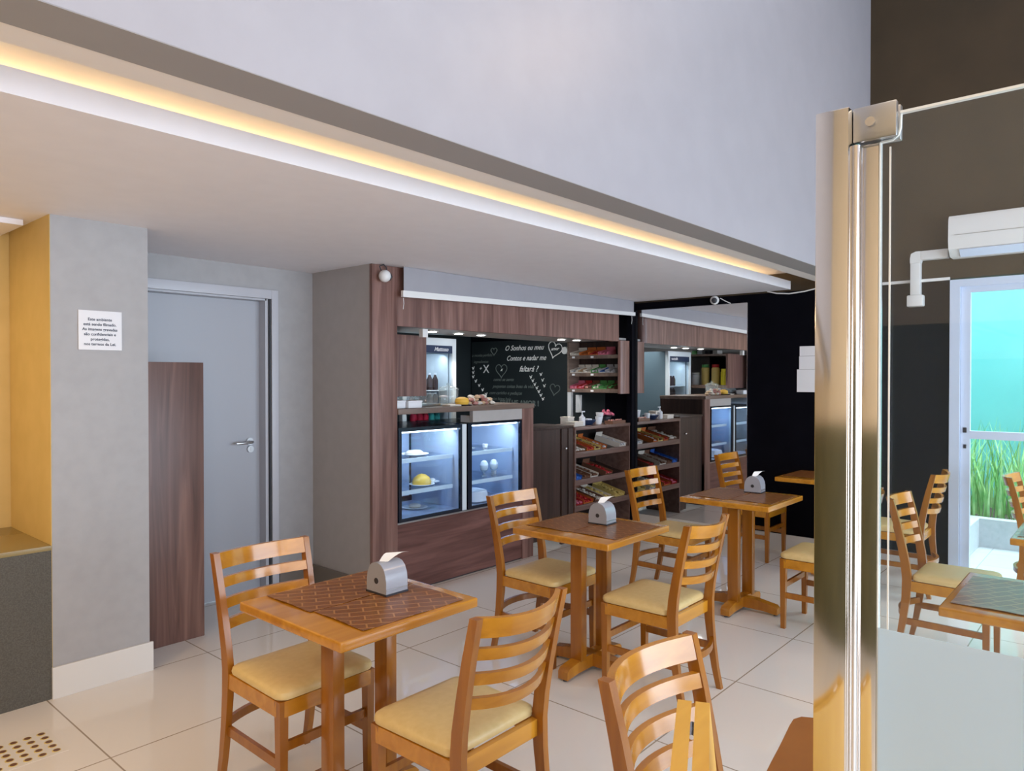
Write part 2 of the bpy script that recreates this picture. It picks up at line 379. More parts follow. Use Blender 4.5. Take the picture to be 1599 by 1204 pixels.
# security cameras
def dome_cam(loc, dirv, label, cord):
    t = thing('security_camera', label, 'camera', loc); L_ = Vector(loc)
    MB().blob(L_, .042, sub=3).build('housing', M['plastic_w'], t)
    d_ = Vector(dirv).normalized()
    q = d_.to_track_quat('Z', 'Y').to_matrix()
    MB().lathe([(.024, .030), (.026, .040), (.020, .044)], L_, 18, q).build('lens', M['grey_dk'], t)
    MB().tube(cord, .0045, 6).build('cable', M['grey_dk'] if 'column' in label or 'post' in label else M['plastic_w'], t)
    return t
c1 = dome_cam((3.135, 3.90, 2.235), (1, -.25, -.1), 'white dome camera high on the walnut post left of the kiosk', [(3.12, 3.915, 2.27), (3.105, 3.92, 2.30), (3.14, 3.92, 2.317), (3.175, 3.93, 2.30), (3.17, 3.925, 2.262)])
MB().tube([(3.16, 3.91, 2.235), (3.20, 3.92, 2.238), (3.235, 3.95, 2.245)], .008, 8).build('arm', M['grey_dk'], c1)
c2 = dome_cam((WX-.035, 3.045, 2.272), (-1, -.4, -.15), 'white dome camera on the black wall above the mirror', [(WX-.012, 3.0, 2.29), (WX-.01, 2.95, 2.26), (WX-.008, 2.90, 2.235)])

# ================================================================ KIOSK
kc = thing('kiosk_counter', 'walnut kiosk counter with raised stone slab left of the gate', 'counter', (4.0, 4.2, 0))
tag(MB().box(3.066, 3.285, KY, KY+.03, 0, CZ-.002, bev=.002).build('walnut_post', M['walnut']), 'full-height walnut post at the left end of the kiosk front', 'post')
MB().box(3.285, 4.79, KY+.006, KY+.05, .012, .498).build('base_panel', M['walnut_h'], kc)
MB().box(3.285, 4.645, KY-.002, KY+.03, .498, .509).build('metal_trim', M['satin'], kc)
MB().box(4.645, 4.79, KY, KY+.03, 0, 1.278).build('end_post', M['walnut'], kc)
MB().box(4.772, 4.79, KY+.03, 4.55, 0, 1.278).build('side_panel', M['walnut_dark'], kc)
MB().box(3.285, 4.792, KY-.012, 4.56, 1.279, 1.318, bev=.003).build('countertop', M['shelf_wood'], kc)
MB().box(4.05, 4.645, KY+.004, KY+.04, 1.19, 1.279).build('upper_rail', M['taupe_side'], kc)
MB().box(3.285, 4.79, KY+.02, KY+.04, 0, .012).build('plinth', M['grey_dk'], kc)
# fascia with rounded right end
fa = thing('kiosk_fascia', 'long walnut fascia band over the kiosk opening', 'fascia', (4.7, 4.0, 1.90))
poly = [(3.285, KY+.05), (3.285, KY)]+[(6.13+.06*math.sin(a), KY+.06-.06*math.cos(a)) for a in [i*math.pi/12 for i in range(7)]]+[(6.19, KY+.10)]
poly = [(3.285, 4.0), (3.285, KY)]+[(6.12+.07*math.sin(i*math.pi/14), KY+.07-.07*math.cos(i*math.pi/14)) for i in range(8)]+[(6.19, 4.06), (6.12, 4.06), (6.10, 4.0)]
MB().prism(poly, 'z', 1.905, CZ-.002).build('band', M['walnut'], fa)
MB().box(3.285, 6.35, 4.0, 4.75, 1.925, 1.945).build('soffit', M['taupe_side'], fa)
for (x, y_), n in zip(((4.02,4.39),(4.36,4.43),(4.65,4.44),(5.70,4.34),(5.90,4.30)), ('leftmost, nearest the wood post', 'second from the left, over the fridge', 'third from the left, above the big jar', 'left one over the candy rack', 'right one over the candy rack')):
    s_ = thing('recessed_spotlight', 'small round spotlight under the fascia, '+n, 'spotlight', (x, y_, 1.905), group='kiosk spotlights')
    MB().lathe([(.050, 1.916), (.050, 1.924), (.036, 1.924), (.036, 1.916)], (x, y_, 0), 20).build('ring', M['plastic_w'], s_)
    MB().lathe([(.036, 1.914), (.036, 1.918)], (x, y_, 0), 20).build('lamp', M['spot'], s_)
    l = bpy.data.lights.new('spot_light', 'SPOT'); l.energy = 9; l.spot_size = R(100); l.spot_blend = .6; l.color = (1, .95, .86); l.shadow_soft_size = .03
    lo = bpy.data.objects.new('spot_light', l); C.objects.link(lo); lo.parent = s_; lo.location = (0, 0, -.01)
tag(MB().box(3.56, 3.61, 3.99, 4.03, 1.84, 1.90).build('sensor_box', M['plastic_w']), 'tiny white box under the left end of the fascia', 'box')
# roller blind
rb = thing('roller_blind', 'white roller blind nearly rolled up over the kiosk fascia', 'blind', (4.8, 3.90, 2.10))
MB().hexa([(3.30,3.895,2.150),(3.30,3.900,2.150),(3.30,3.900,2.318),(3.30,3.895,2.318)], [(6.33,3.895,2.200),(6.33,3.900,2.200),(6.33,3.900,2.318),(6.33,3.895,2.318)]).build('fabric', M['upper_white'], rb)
MB().hexa([(3.285,3.885,2.105),(3.285,3.91,2.105),(3.285,3.91,2.150),(3.285,3.885,2.150)], [(6.345,3.885,2.170),(6.345,3.91,2.170),(6.345,3.91,2.205),(6.345,3.885,2.205)]).build('bottom_bar', M['plastic_w'], rb)
for x, z in ((3.30, 2.10), (6.30, 2.165)):
    MB().tube([(x, 3.90, z), (x+.004, 3.90, z-.04), (x-.003, 3.90, z-.08)], .0025, 6).build('cord', M['plastic_w'], rb)
# black end strip beside the mirror
bp_ = tag(MB().box(6.352, 6.405, 3.93, 3.99, 0, CZ-.002).build('black_post', M['black_wall']), 'narrow black post between the candy racks and the mirror', 'post')

# display cases --------------------------------------------------
def display_case(x0, x1, label, thick):
    t = thing('display_case', label, 'display case', ((x0+x1)/2, 4.26, .51), group='refrigerated display cases')
    y0, y1, z0, z1 = KY-.004, 4.56, .511, 1.182
    b = thick
    f = MB().box(x0, x1, y0, y0+.02, z1-b, z1).box(x0, x1, y0, y0+.02, z0, z0+.022).box(x0, x0+b, y0, y0+.02, z0+.022, z1-b).box(x1-.022, x1, y0, y0+.02, z0+.022, z1-b)
    f.build('front_frame', M['black'], t)
    MB().box(x0, x0+.02, y1-.02, y1, z0, z1).box(x1-.02, x1, y1-.02, y1, z0, z1).box(x0, x1, y1-.02, y1, z1-.02, z1).box(x0, x1, y1-.03, y1, z0, z0+.06).build('rear_frame', M['black'], t)
    MB().box(x0+b, x1-.022, y0+.008, y0+.013, z0+.022, z1-b).build('front_glass', M['case_glass'], t)
    MB().box(x0+.02, x1-.02, y1-.012, y1-.006, z0+.06, z1-.02).build('rear_door', M['case_in'], t)
    MB().box(x0, x0+.006, y0+.021, y1-.021, z0, z1-.01).build('side_glass', M['case_glass'], t)
    MB().box(x1-.006, x1, y0+.021, y1-.021, z0, z1-.01).build('side_lining', M['case_in'], t)
    MB().box(x0+.007, x1-.007, y0+.021, y1-.031, z0, z0+.02).build('tray_floor', M['case_in'], t)
    MB().box(x0, x1, y0+.02, y1-.02, z1-.008, z1).build('top', M['black'], t)
    for z in (.712, .945):
        sh = MB().box(x0+.02, x1-.02, y0+.10, y1-.05, z-.006, z).build('glass_shelf', M['case_glass'], t)
        MB().box(x0+.02, x1-.02, y0+.085, y0+.10, z-.028, z+.002).build('shelf_edge', M['shelf_glass'], sh)
    tb = MB()
    tb.box(x0+.03, x1-.03, y0+.03, y0+.05, z1-b-.012, z1-b-.002)
    tb.build('light_tube', M['led_w'], t)
    a = area('case_light', ((x0+x1)/2, y0+.10, z1-.03), (40, 0, 0), x1-x0-.1, .06, 3.2, (.72, .87, 1))
    for x in (x0+.10, x0+.16): MB().box(x, x+.02, y1-.05, y1-.03, z0+.02, z1-.02).build('shelf_upright', M['chrome'], t)
    return t
dcl = display_case(3.293, 3.925, 'left chilled display case, thick black front frame', .028)
dcr = display_case(3.985, 4.632, 'right chilled display case, thin black front frame', .014)
MB().box(3.985, 4.03, KY-.005, KY+.015, .511, 1.182).build('front_post', M['black'], dcr)
MB().box(4.06, 4.20, 4.0, 4.10, 1.186, 1.24).build('price_display', M['plastic_w'], dcr)
text('SOCA', .035, M['ink'], dcr, (4.13, 3.999, 1.20), (90, 0, 0), off=.0005)
tag(MB().box(3.93, 3.98, KY+.005, KY+.06, .512, 1.18).build('corner_strip', M['fridge']), 'pale upright strip between the two display cases', 'strip')

def plate(name, c, r, m, label, food=None, fm=None, grp='cakes and dishes in the display cases', h=.012, cat='plate'):
    t = thing(name, label, cat, c, group=grp)
    MB().lathe([(r*.6, 0), (r, h), (r*.97, h+.002), (r*.55, .005)], c, 28).build('dish', m, t)
    if food: food(c).build('food', fm, t)
    return t
plate('cake_plate', (3.70, 4.16, .714), .10, M['paper'], 'white plate with a domed orange-yellow cake, lower shelf of the left case', lambda c: MB().lathe([(.070,.006),(.074,.03),(.060,.060),(.030,.082),(.006,.088)], c, 24), M['yellowf'])
plate('cake_plate', (3.66, 4.20, .947), .11, M['paper'], 'white plate under clear film, upper shelf of the left case', lambda c: MB().lathe([(.06,.006),(.07,.02),(.05,.035),(.01,.04)], c, 24), M['cardw'])
plate('cake_plate', (3.68, 4.22, .532), .10, M['paper'], 'white plate on the floor of the left case', lambda c: MB().blob((c[0], c[1], c[2]+.02), .05, (1,1,.4)), M['cardw'])
plate('dessert_plate', (3.84, 4.2, .714), .06, M['paper'], 'small pale plate right of the orange cake', lambda c: MB().blob((c[0], c[1], c[2]+.02), .03, (1,1,.6)), M['cardw'])
plate('cake_plate', (4.22, 4.22, .947), .09, M['jar'], 'footed glass dish, upper shelf of the right case', lambda c: MB().lathe([(.05,.006),(.055,.04),(.03,.06)], c, 20), M['silver'])
plate('wrapped_cake', (4.22, 4.13, .532), .15, M['paper'], 'large white wrapped cake, floor of the right case', lambda c: MB().lathe([(.125,.006),(.13,.05),(.12,.085),(.06,.10),(.01,.102)], c, 28), M['paper'], cat='cake')
for x, n in ((4.385, 'left glass goblet with white dessert, lower shelf of the right case'), (4.505, 'right glass goblet with white dessert, lower shelf of the right case')):
    t = thing('dessert_goblet', n, 'glass', (x, 4.15, .714), group='goblets in the right display case')
    MB().lathe([(.026,0),(.026,.004),(.008,.012),(.008,.03),(.03,.05),(.036,.075),(.034,.10)], (x, 4.15, .714), 20).build('goblet', M['jar'], t)
    MB().lathe([(.025,.052),(.034,.07),(.035,.10),(.022,.125),(.006,.132)], (x, 4.15, .714), 16).build('dessert', M['paper'], t)
plate('pastry_plate', (3.43, 4.35, .947), .07, M['paper'], 'small pastry plate at the back left, upper shelf of the left case', lambda c: MB().blob((c[0], c[1], c[2]+.025), .04, (1,1,.6)), M['pastry'])
plate('pastry_plate', (3.42, 4.35, .714), .07, M['silver'], 'small metal dish at the back left, lower shelf of the left case', lambda c: MB().blob((c[0], c[1], c[2]+.025), .035, (1,1,.7)), M['brown'])
plate('pastry_plate', (4.50, 4.30, .532), .08, M['silver'], 'metal dish of dark cake, floor of the right case', lambda c: MB().lathe([(.05,.006),(.055,.03),(.02,.04)], c, 18), M['brown'])
for x, n in ((4.45, 'small silver tin in the middle of the upper shelf, right case'), (4.56, 'small silver tin at the right end of the lower shelf, right case')):
    tag(MB().lathe([(.02,0),(.024,.03),(.022,.032)], (x, 4.2, .714 if x > 4.5 else .947), 16).build('dessert_cup', M['silver']), n, 'cup')

# things on the counter slab
TZ = 1.319
def wbox(x0, x1, y0, y1, z1, label, m=M['paper'], z0=TZ, name='paper_box', cat='box', **k):
    t = thing(name, label, cat, ((x0+x1)/2, (y0+y1)/2, z0), **k)
    MB().box(x0, x1, y0, y1, z0, z1-.012, bev=.002).build('body', m, t)
    MB().box(x0-.003, x1+.003, y0-.003, y1+.003, z1-.012, z1, bev=.002).build('lid', m, t)
    return t
wbox(3.30, 3.42, 4.02, 4.12, 1.375, 'white carton at the far left of the counter slab', group='cartons on the counter')
wbox(3.43, 3.56, 4.00, 4.10, 1.372, 'white carton, second from the left on the counter slab', group='cartons on the counter')
tr = thing('covered_tray', 'long clear covered tray of sweets on the counter slab', 'tray', (3.70, 4.20, TZ))
MB().box(3.44, 3.88, 4.14, 4.40, TZ, TZ+.02, bev=.004).build('tray', M['satin'], tr)
MB().box(3.45, 3.87, 4.15, 4.39, TZ+.021, TZ+.10, bev=.02).build('cover', M['jar'], tr)
mb = MB()
for i in range(14): mb.blob((3.48+.027*i, 4.21+.1*random.random(), TZ+.035), .014, sub=1)
mb.build('sweets', M['brown'], tr)['kind'] = 'stuff'
j = thing('glass_jar', 'big clear lidded glass jar on the counter slab', 'jar', (4.04, 4.22, TZ))
MB().lathe([(.06,0),(.075,.01),(.08,.05),(.08,.115),(.075,.122)], (4.04,4.22,TZ), 28).build('jar_body', M['jar'], j)
lid = MB().lathe([(.086,.122),(.086,.130),(.06,.148),(.02,.156)], (4.04,4.22,TZ), 28).build('lid', M['jar'], j)
MB().lathe([(.01,.156),(.018,.168),(.012,.178)], (4.04,4.22,TZ), 14).build('lid_knob', M['jar'], lid)
j = thing('glass_jar', 'smaller clear jar left of the big lidded jar', 'jar', (3.945, 4.18, TZ))
MB().lathe([(.03,0),(.036,.01),(.036,.06),(.03,.066)], (3.945,4.18,TZ), 20).build('jar_body', M['jar'], j)
MB().lathe([(.038,.066),(.038,.074),(.01,.082)], (3.945,4.18,TZ), 20).build('lid', M['silver'], j)
t = thing('cake', 'round yellow cake in front of the big glass jar', 'cake', (4.035, 4.06, TZ))
MB().lathe([(.075,0),(.085,.008),(.08,.010)], (4.035,4.06,TZ), 24).build('board', M['grey_dk'], t)
MB().lathe([(.05,.010),(.058,.03),(.05,.056),(.02,.068)], (4.035,4.06,TZ), 20).build('sponge', M['yellowf'], t)
tag(MB().box(3.85, 3.97, 4.0, 4.09, TZ, TZ+.012, bev=.003).build('napkins', M['cardw']), 'low pile of pale napkins left of the yellow cake', 'napkins')
k = 0
for row, (n, z) in enumerate(((7, .016), (6, .042), (4, .066))):
    for i in range(n):
        x = 4.13+.048*i+row*.022; k += 1
        t = MB().blob((x, 4.07+random.uniform(-.03,.05), TZ+z), .030, (1.0,.9,.55), 2, .12).build('wrapped_pastry', (M['pastry'], M['rosy'], M['cardw'])[(i+row) % 3])
        tag(t, 'small '+('tan','rosy','pale')[(i+row) % 3]+' wrapped pastry in the '+('bottom','middle','top')[row]+' layer of the heap right of the yellow cake', 'pastry', 'wrapped pastries heaped on the counter')

# drinks fridge
fg = thing('drinks_fridge', 'white upright drinks fridge with lit glass door behind the counter', 'fridge', (4.20, 4.88, 0))
fx0, fx1, f0, f1 = 3.88, 4.50, 4.60, 5.18
MB().box(fx0, fx0+.04, f0+.05, f1, .1, 1.88).box(fx1-.04, fx1, f0+.05, f1, .1, 1.88).box(fx0+.04, fx1-.04, f0+.05, f1, 1.76, 1.88).box(fx0+.04, fx1-.04, f1-.04, f1, .1, 1.76).box(fx0+.04, fx1-.04, f0+.05, f1-.04, .1, .3).build('cabinet', M['fridge_shade'], fg)
MB().box(fx0+.041, fx0+.046, f0+.06, f1-.045, .3, 1.755).box(fx1-.046, fx1-.041, f0+.06, f1-.045, .3, 1.755).box(fx0+.041, fx1-.041, f1-.046, f1-.041, .3, 1.755).build('liner', M['fridge'], fg)
dr = MB().box(fx0, fx0+.045, f0, f0+.045, .12, 1.885, bev=.004).box(fx1-.045, fx1, f0, f0+.045, .12, 1.885, bev=.004).box(fx0+.04, fx1-.04, f0, f0+.045, 1.82, 1.885, bev=.004).box(fx0+.04, fx1-.04, f0, f0+.045, .12, .25, bev=.004).build('door', M['fridge'], fg)
MB().box(fx0+.045, fx1-.045, f0+.02, f0+.026, .25, 1.755).build('door_glass', M['case_glass'], dr)
hd = MB().box(fx0+.045, fx1-.045, f0+.004, f0+.03, 1.755, 1.82).build('header_sign', M['navy'], dr)
text('Mattoso', .050, M['paper'], hd, (4.32, f0+.003, 1.772), (90, 0, 0), shear=.4, off=.0006)
for z in (1.11, 1.30, 1.43): MB().box(fx0+.045, fx1-.045, f0+.07, f1-.06, z-.006, z).build('wire_shelf', M['plastic_w'], fg)
area('fridge_light', (4.2, f0+.10, 1.74), (20, 0, 0), .45, .05, 1.3, (.82,.94,1))
def bottle(x, y, z, m, cap, h, label, grp, r=.028):
    t = thing('bottle', label, 'bottle', (x, y, z), group=grp)
    MB().lathe([(r*.9,0),(r,.01),(r,h*.58),(r*.45,h*.82),(r*.38,h*.9)], (x,y,z), 14).build('bottle_body', m, t)
    MB().lathe([(r*.45,h*.9),(r*.45,h)], (x,y,z), 12).build('cap', cap, t)
PN = ('leftmost','second from left','third from left','fourth from left','rightmost')
for i in range(5): bottle(4.11+.066*i, 4.74, 1.431, M['cola'], M['paper'], .15, 'dark cola bottle with white cap, '+PN[i]+' on the upper fridge shelf', 'cola bottles in the fridge')
for i in range(5): bottle(4.11+.066*i, 4.74, 1.301, M['cola'], M['silver'], .11, 'small dark bottle, '+PN[i]+' on the middle fridge shelf', 'dark bottles in the fridge')
for i in range(5): bottle(4.11+.068*i, 4.73, 1.111, M['redcan'] if i < 3 else M['teal'], M['silver'], .17, ('red' if i < 3 else 'teal')+' bottle, '+PN[i]+' on the lower fridge shelf', 'tall bottles low in the fridge', .032)

# shelf unit on the inner left wall, seen in the mirror
us = thing('wall_shelf_unit', 'walnut wall shelf inside the kiosk, its end panel facing out', 'shelf', (3.5, 4.6, 1.40))
MB().box(3.10, 3.73, 4.14, 4.17, 1.40, 1.86).build('end_panel', M['walnut'], us)
MB().box(3.10, 3.73, 4.17, 5.1, 1.40, 1.44).build('shelf', M['shelf_wood'], us)
MB().box(3.10, 3.73, 4.171, 5.1, 1.835, 1.86).build('shelf', M['shelf_wood'], us)
MB().box(3.10, 3.11, 4.17, 4.70, 1.44, 1.835).build('back_panel', M['black_wall'], us)
def sjar(y_, h, r, m, lm, label, name='lidded_jar'):
    t = thing(name, label, 'jar', (3.55, y_, 1.441), group='jars on the kiosk wall shelf')
    MB().lathe([(r*.9,0),(r,.01),(r,h*.8),(r*.8,h*.86)], (3.55,y_,1.441), 18).build('jar_body', m, t)
    MB().lathe([(r*.9,h*.86),(r*.9,h)], (3.55,y_,1.441), 18).build('lid', lm, t)
sjar(4.27, .22, .052, M['yjar'], M['yjar'], 'bright yellow jar nearest the wood panel on the mirrored shelf')
sjar(4.40, .28, .055, M['gold'], M['red'], 'tall clear jar with red lid on the mirrored shelf')
sjar(4.55, .28, .055, M['gold'], M['green'], 'tall clear jar with green lid on the mirrored shelf')
sjar(4.70, .17, .06, M['paper'], M['plastic_w'], 'short white tub on the mirrored shelf')
t = thing('plate_stack', 'stack of dark saucers on the mirrored shelf', 'plates', (3.55, 4.85, 1.441))
mb = MB()
for i in range(6): mb.lathe([(.03,.018*i),(.055,.018*i+.012),(.05,.018*i+.013)], (3.55,4.85,1.441), 18)
mb.build('saucers', M['teal'], t)
for i in range(3): tag(MB().lathe([(.022,0),(.03,.09),(.028,.091)], (3.5+.07*i, 4.97+.04*(i % 2), 1.441), 14).build('drinking_glass', M['jar']), ('back','middle','front')[i]+' clear glass of three at the far end of the mirrored shelf', 'glass', 'glasses on the kiosk wall shelf')
for i, y_ in enumerate((4.35, 4.46, 4.58, 4.66)): tag(MB().box(3.45, 3.6, y_, y_+.07, 1.861, 1.915).build('small_box', (M['cardw'],M['grey_dk'],M['paper'],M['green'])[i]), ('pale box', 'black box', 'white box', 'green box')[i]+' on top of the mirrored wall shelf', 'box')

# chalkboard on the inner right wall
cb = thing('chalkboard', 'black chalkboard wall with white handwriting inside the kiosk', 'chalkboard', (WX-.01, 5.3, .95))
MB().box(WX-.010, WX-.001, 4.30, 6.28, .95, 1.98).build('board', M['chalkboard'], cb)
TX = WX-.0115
def ch(t_, size, y_, z, m='chalk', shear=.4, off=.0005, sx=1.0, rz=0): return text(t_, size, M[m], cb, (TX, y_, z), (90, 0, -90), shear=shear, off=off, sx=sx, name='chalk_writing')
ch('O Sonhos eu meu', .085, 5.43, 1.862, sx=.95); ch('Contos e nadar me', .085, 5.40, 1.742, sx=.9); ch('faltará ?', .095, 5.36, 1.612, sx=.95)
for t_, y_, z, sz in (('a receita perfeita', 6.1, 1.80, .05), ('ingredientes', 6.12, 1.72, .05), ('como se sente', 5.75, 1.50, .055), ('pequenas coisas boas da vida', 5.60, 1.42, .055), ('com carinho e pedaços', 5.72, 1.34, .055), ('bolos feitos hoje', 5.80, 1.27, .05)):
    ch(t_, sz, y_, z, 'chalk_faint')
ch('SPALHE AMOR !', .085, 5.50, 1.215, 'chalk_faint', shear=0, off=.003); ch('X', .14, 6.03, 1.60, 'chalk', shear=0, off=.001); ch('+', .07, 6.13, 1.63); ch('x', .06, 5.78, 1.62)
def line(pts, m='chalk', w_=.006):
    MB().tube([(TX, a, b) for a, b in pts], w_, 5).build('chalk_drawing', M[m], cb)
def heart(cy, cz, s, m='chalk', rot=0):
    P = []
    for i in range(29):
        a = 2*math.pi*i/28; x = 16*math.sin(a)**3/16; y_ = (13*math.cos(a)-5*math.cos(2*a)-2*math.cos(3*a)-math.cos(4*a))/16
        P.append((cy-s*(x*math.cos(rot)-y_*math.sin(rot)), cz+s*(x*math.sin(rot)+y_*math.cos(rot))))
    line(P, m, .005)
heart(4.97, 1.86, .10, rot=-.3); heart(4.97, 1.41, .07, 'chalk_faint', -.2); heart(5.78, 1.63, .09, 'chalk_faint'); heart(5.9, 1.86, .05, 'chalk_faint')
ch('amor', .05, 4.97, 1.85, off=.001)
for j, (ya, za, yb, zb, n) in enumerate(((6.48, 1.66, 6.13, 1.34, 7), (5.42, 1.55, 5.24, 1.30, 7), (5.27, 1.58, 5.22, 1.45, 3))):
    for i in range(n):
        f = i/(n-1); cy = min(6.25, ya+(yb-ya)*f-.1); cz = za+(zb-za)*f; s_ = .018
        line([(cy-s_, cz+s_), (cy+s_*.3, cz-s_), (cy+s_, cz+s_*.6), (cy-s_*.6, cz-s_*.7)], 'chalk', .004)
pp = tag(MB().box(WX-.05, WX-.012, 4.715, 4.765, 1.05, 1.39).build('white_conduit', M['plastic_w']), 'white upright cable duct on the wall under the candy rack', 'duct')
tag(MB().box(WX-.035, WX-.012, 4.595, 4.665, 1.16, 1.352, bev=.004).build('notice_sheet', M['plastic_w']), 'small white sheet hanging right of the white duct', 'sheet')
tag(MB().cyl((WX-.06, 4.80, 1.84), .04, .04, 'x', 24).build('round_bell', M['plastic_w']), 'small white round disc on the wall left of the candy rack', 'disc')

# swing gate
gt = thing('swing_gate', 'dark walnut swing gate between counter and candy rack', 'gate', (5.09, 4.0, .10))
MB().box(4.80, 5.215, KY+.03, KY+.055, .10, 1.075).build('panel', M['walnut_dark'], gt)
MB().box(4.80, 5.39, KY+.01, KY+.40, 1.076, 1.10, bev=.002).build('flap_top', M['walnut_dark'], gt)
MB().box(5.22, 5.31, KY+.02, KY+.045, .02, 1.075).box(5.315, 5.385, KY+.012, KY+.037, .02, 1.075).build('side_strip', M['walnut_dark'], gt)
MB().blob((5.262, KY-.0, .895), .013).cyl((5.262, KY-.0, .895), .006, .022, 'y', 10).build('knob', M['chrome'], gt)

# candy boxes ----------------------------------------------------
cnt = [0]
def candy(x, y_, z, w_, d_, h, bmat, cmat, label, grp, tilt=16, full=True, stripe=False):
    t = thing('candy_box', label, 'box', (x, y_, z), group=grp)
    t.rotation_euler = (R(tilt), 0, random.uniform(-.05, .05))
    e = .003
    m = MB()
    m.box(-w_/2, w_/2, 0, d_, 0, e).box(-w_/2, -w_/2+e, 0, d_, e, h).box(w_/2-e, w_/2, 0, d_, e, h).box(-w_/2+e, w_/2-e, d_-e, d_, e, h*1.5).box(-w_/2+e, w_/2-e, 0, e, e, h*.55)
    m.build('carton', bmat, t, world=False)
    m = MB()
    if full:
        nx = max(2, int(w_/.035)); ny = max(3, int(d_/.04))
        for i in range(nx):
            for k_ in range(ny):
                m.blob((-w_/2+.018+(w_-.036)*i/(nx-1), .022+(d_-.044)*k_/(ny-1), h*.5+random.uniform(-.004,.012)), .019, (1, 1.15, .7), 1, .15)
        m.build('sweets', cmat, t, world=False)['kind'] = 'stuff'
    return t
def rack_boxes(z, y_, xs, w_, specs, depth, h, place, grp, tilt):
    for (x, (b, c, nm)), i in zip(zip(xs, specs), range(99)):
        candy(x, y_, z, w_, depth, h, M[b], M[c], nm+' '+place, grp, tilt)

cr = thing('candy_rack', 'low walnut candy rack with slanted shelves right of the gate', 'shelf', (5.88, 4.15, 0))
MB().box(5.395, 5.415, KY, 4.38, 0, 1.05).build('side_panel', M['rack_wood'], cr)
MB().box(6.33, 6.35, KY, 4.38, 0, 1.05).build('side_panel', M['rack_wood'], cr)
MB().box(5.395, 6.35, KY-.004, 4.38, 1.05, 1.078, bev=.002).build('top', M['rack_wood'], cr)
MB().box(5.415, 6.33, 4.36, 4.38, .05, 1.05).build('back_panel', M['deep'], cr)
TI = 14; ts = math.tan(R(TI))
for z in (.80, .54, .30):
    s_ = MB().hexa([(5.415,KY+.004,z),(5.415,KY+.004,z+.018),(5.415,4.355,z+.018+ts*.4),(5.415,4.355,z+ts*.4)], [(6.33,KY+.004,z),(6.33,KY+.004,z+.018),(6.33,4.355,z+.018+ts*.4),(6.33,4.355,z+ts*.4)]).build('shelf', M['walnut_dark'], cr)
    MB().box(5.415, 6.33, KY, KY+.016, z-.008, z+.045, bev=.001).build('front_lip', M['rack_wood'], s_)
grp = 'candy boxes in the low rack'
for x, w_, b, c, nm in ((5.52,.17,'brown','cardw','brown carton of pale sweets, leftmost,'), (5.68,.11,'orange','red','orange carton of red sweets, second from left,'), (5.80,.10,'gold','brown','gold carton of dark sweets, third,'), (5.91,.09,'orange','silver','orange carton of silver sweets, fourth,'), (6.25,.13,'cardw','silver','pale carton of silver sweets, rightmost,')):
    candy(x, KY+.03, .824, w_, .30, .055, M[b], M[c], nm+' in the top tier of the low rack', grp, TI)
for x, w_, b, c, nm in ((5.48,.11,'blue','blue','blue carton of blue sweets, leftmost,'), (5.61,.12,'brown','brown','dark carton of chocolates, second from left,'), (5.75,.13,'cardw','brown','white-edged carton of chocolates,  middle,'), (6.00,.12,'brown','red','dark carton of red sweets, right half,')):
    candy(x, KY+.03, .564, w_, .30, .055, M[b], M[c], nm+' in the middle tier of the low rack', grp, TI)
for x, w_, b, c, nm in ((5.49,.13,'red','pink','red carton of pink sweets, leftmost,'), (5.65,.15,'orange','red','orange carton of red sweets, second from left,'), (5.83,.13,'brown','cardw','brown carton of pale sweets in the  middle,'), (5.97,.12,'cardw','gold','pale carton of gold sweets, right half,'), (6.20,.16,'gold','gold','gold carton of gold sweets, rightmost,')):
    candy(x, KY+.03, .324, w_, .30, .055, M[b], M[c], nm+' in the lowest tier of the low rack', grp, TI)
# upper rack, on the inner right wall, open towards -x
ur = thing('hanging_candy_rack', 'walnut candy rack with three tiers hanging right in the kiosk opening', 'shelf', (6.30, 4.30, 1.385))
UX, UY0, UY1 = 6.20, 3.985, 4.64
MB().box(UX, 6.405, UY1-.02, UY1, 1.385, 1.922).build('side_panel', M['shelf_wood'], ur)
MB().box(6.39, 6.405, UY0, UY1-.02, 1.385, 1.922).build('back_panel', M['walnut_dark'], ur)
poly = [(6.175, UY0)]+[(6.205-.03*math.cos(R(15*i)), 3.975-.03*math.sin(R(15*i))) for i in range(7)]+[(6.32+.03*math.sin(R(15*i)), 3.975-.03*math.cos(R(15*i))) for i in range(7)]+[(6.35, UY0)]
MB().prism(poly, 'z', 1.378, 1.915).build('rounded_cover', M['walnut'], ur)
for z in (1.389, 1.558, 1.742):
    s_ = MB().hexa([(UX+.015,UY0,z),(UX+.015,UY0,z+.012),(6.39,UY0,z+.052),(6.39,UY0,z+.04)], [(UX+.015,UY1-.02,z),(UX+.015,UY1-.02,z+.012),(6.39,UY1-.02,z+.052),(6.39,UY1-.02,z+.04)]).build('shelf', M['shelf_wood'], ur)
    lp = MB().box(UX, UX+.015, UY0, UY1-.02, z-.004, z+.034, bev=.001).build('front_lip', M['shelf_wood'], s_)
    for y_ in (4.54, 4.30):
        MB().box(UX-.0015, UX-.0002, y_, y_+.035, z+.004, z+.024).build('price_tag', M['paper'], lp)
grp = 'candy boxes in the hanging rack'
def row(z, ys, w_, cols, tier):
    for y_, (b, c, nm) in zip(ys, cols):
        t = candy(UX+.02, y_, z, w_, .165, .05, M[b], M[c], nm+' '+tier, grp, 12); t.rotation_euler.z = R(-90)
row(1.757, (4.555,4.435,4.315,4.195), .115, (('cardw','cardw','beige carton, leftmost in the'),('orange','orange','orange carton, second in the'),('orange','red','orange carton of red sweets, third in the'),('pink','pink','pink carton, rightmost in the')), 'top row of the hanging rack')
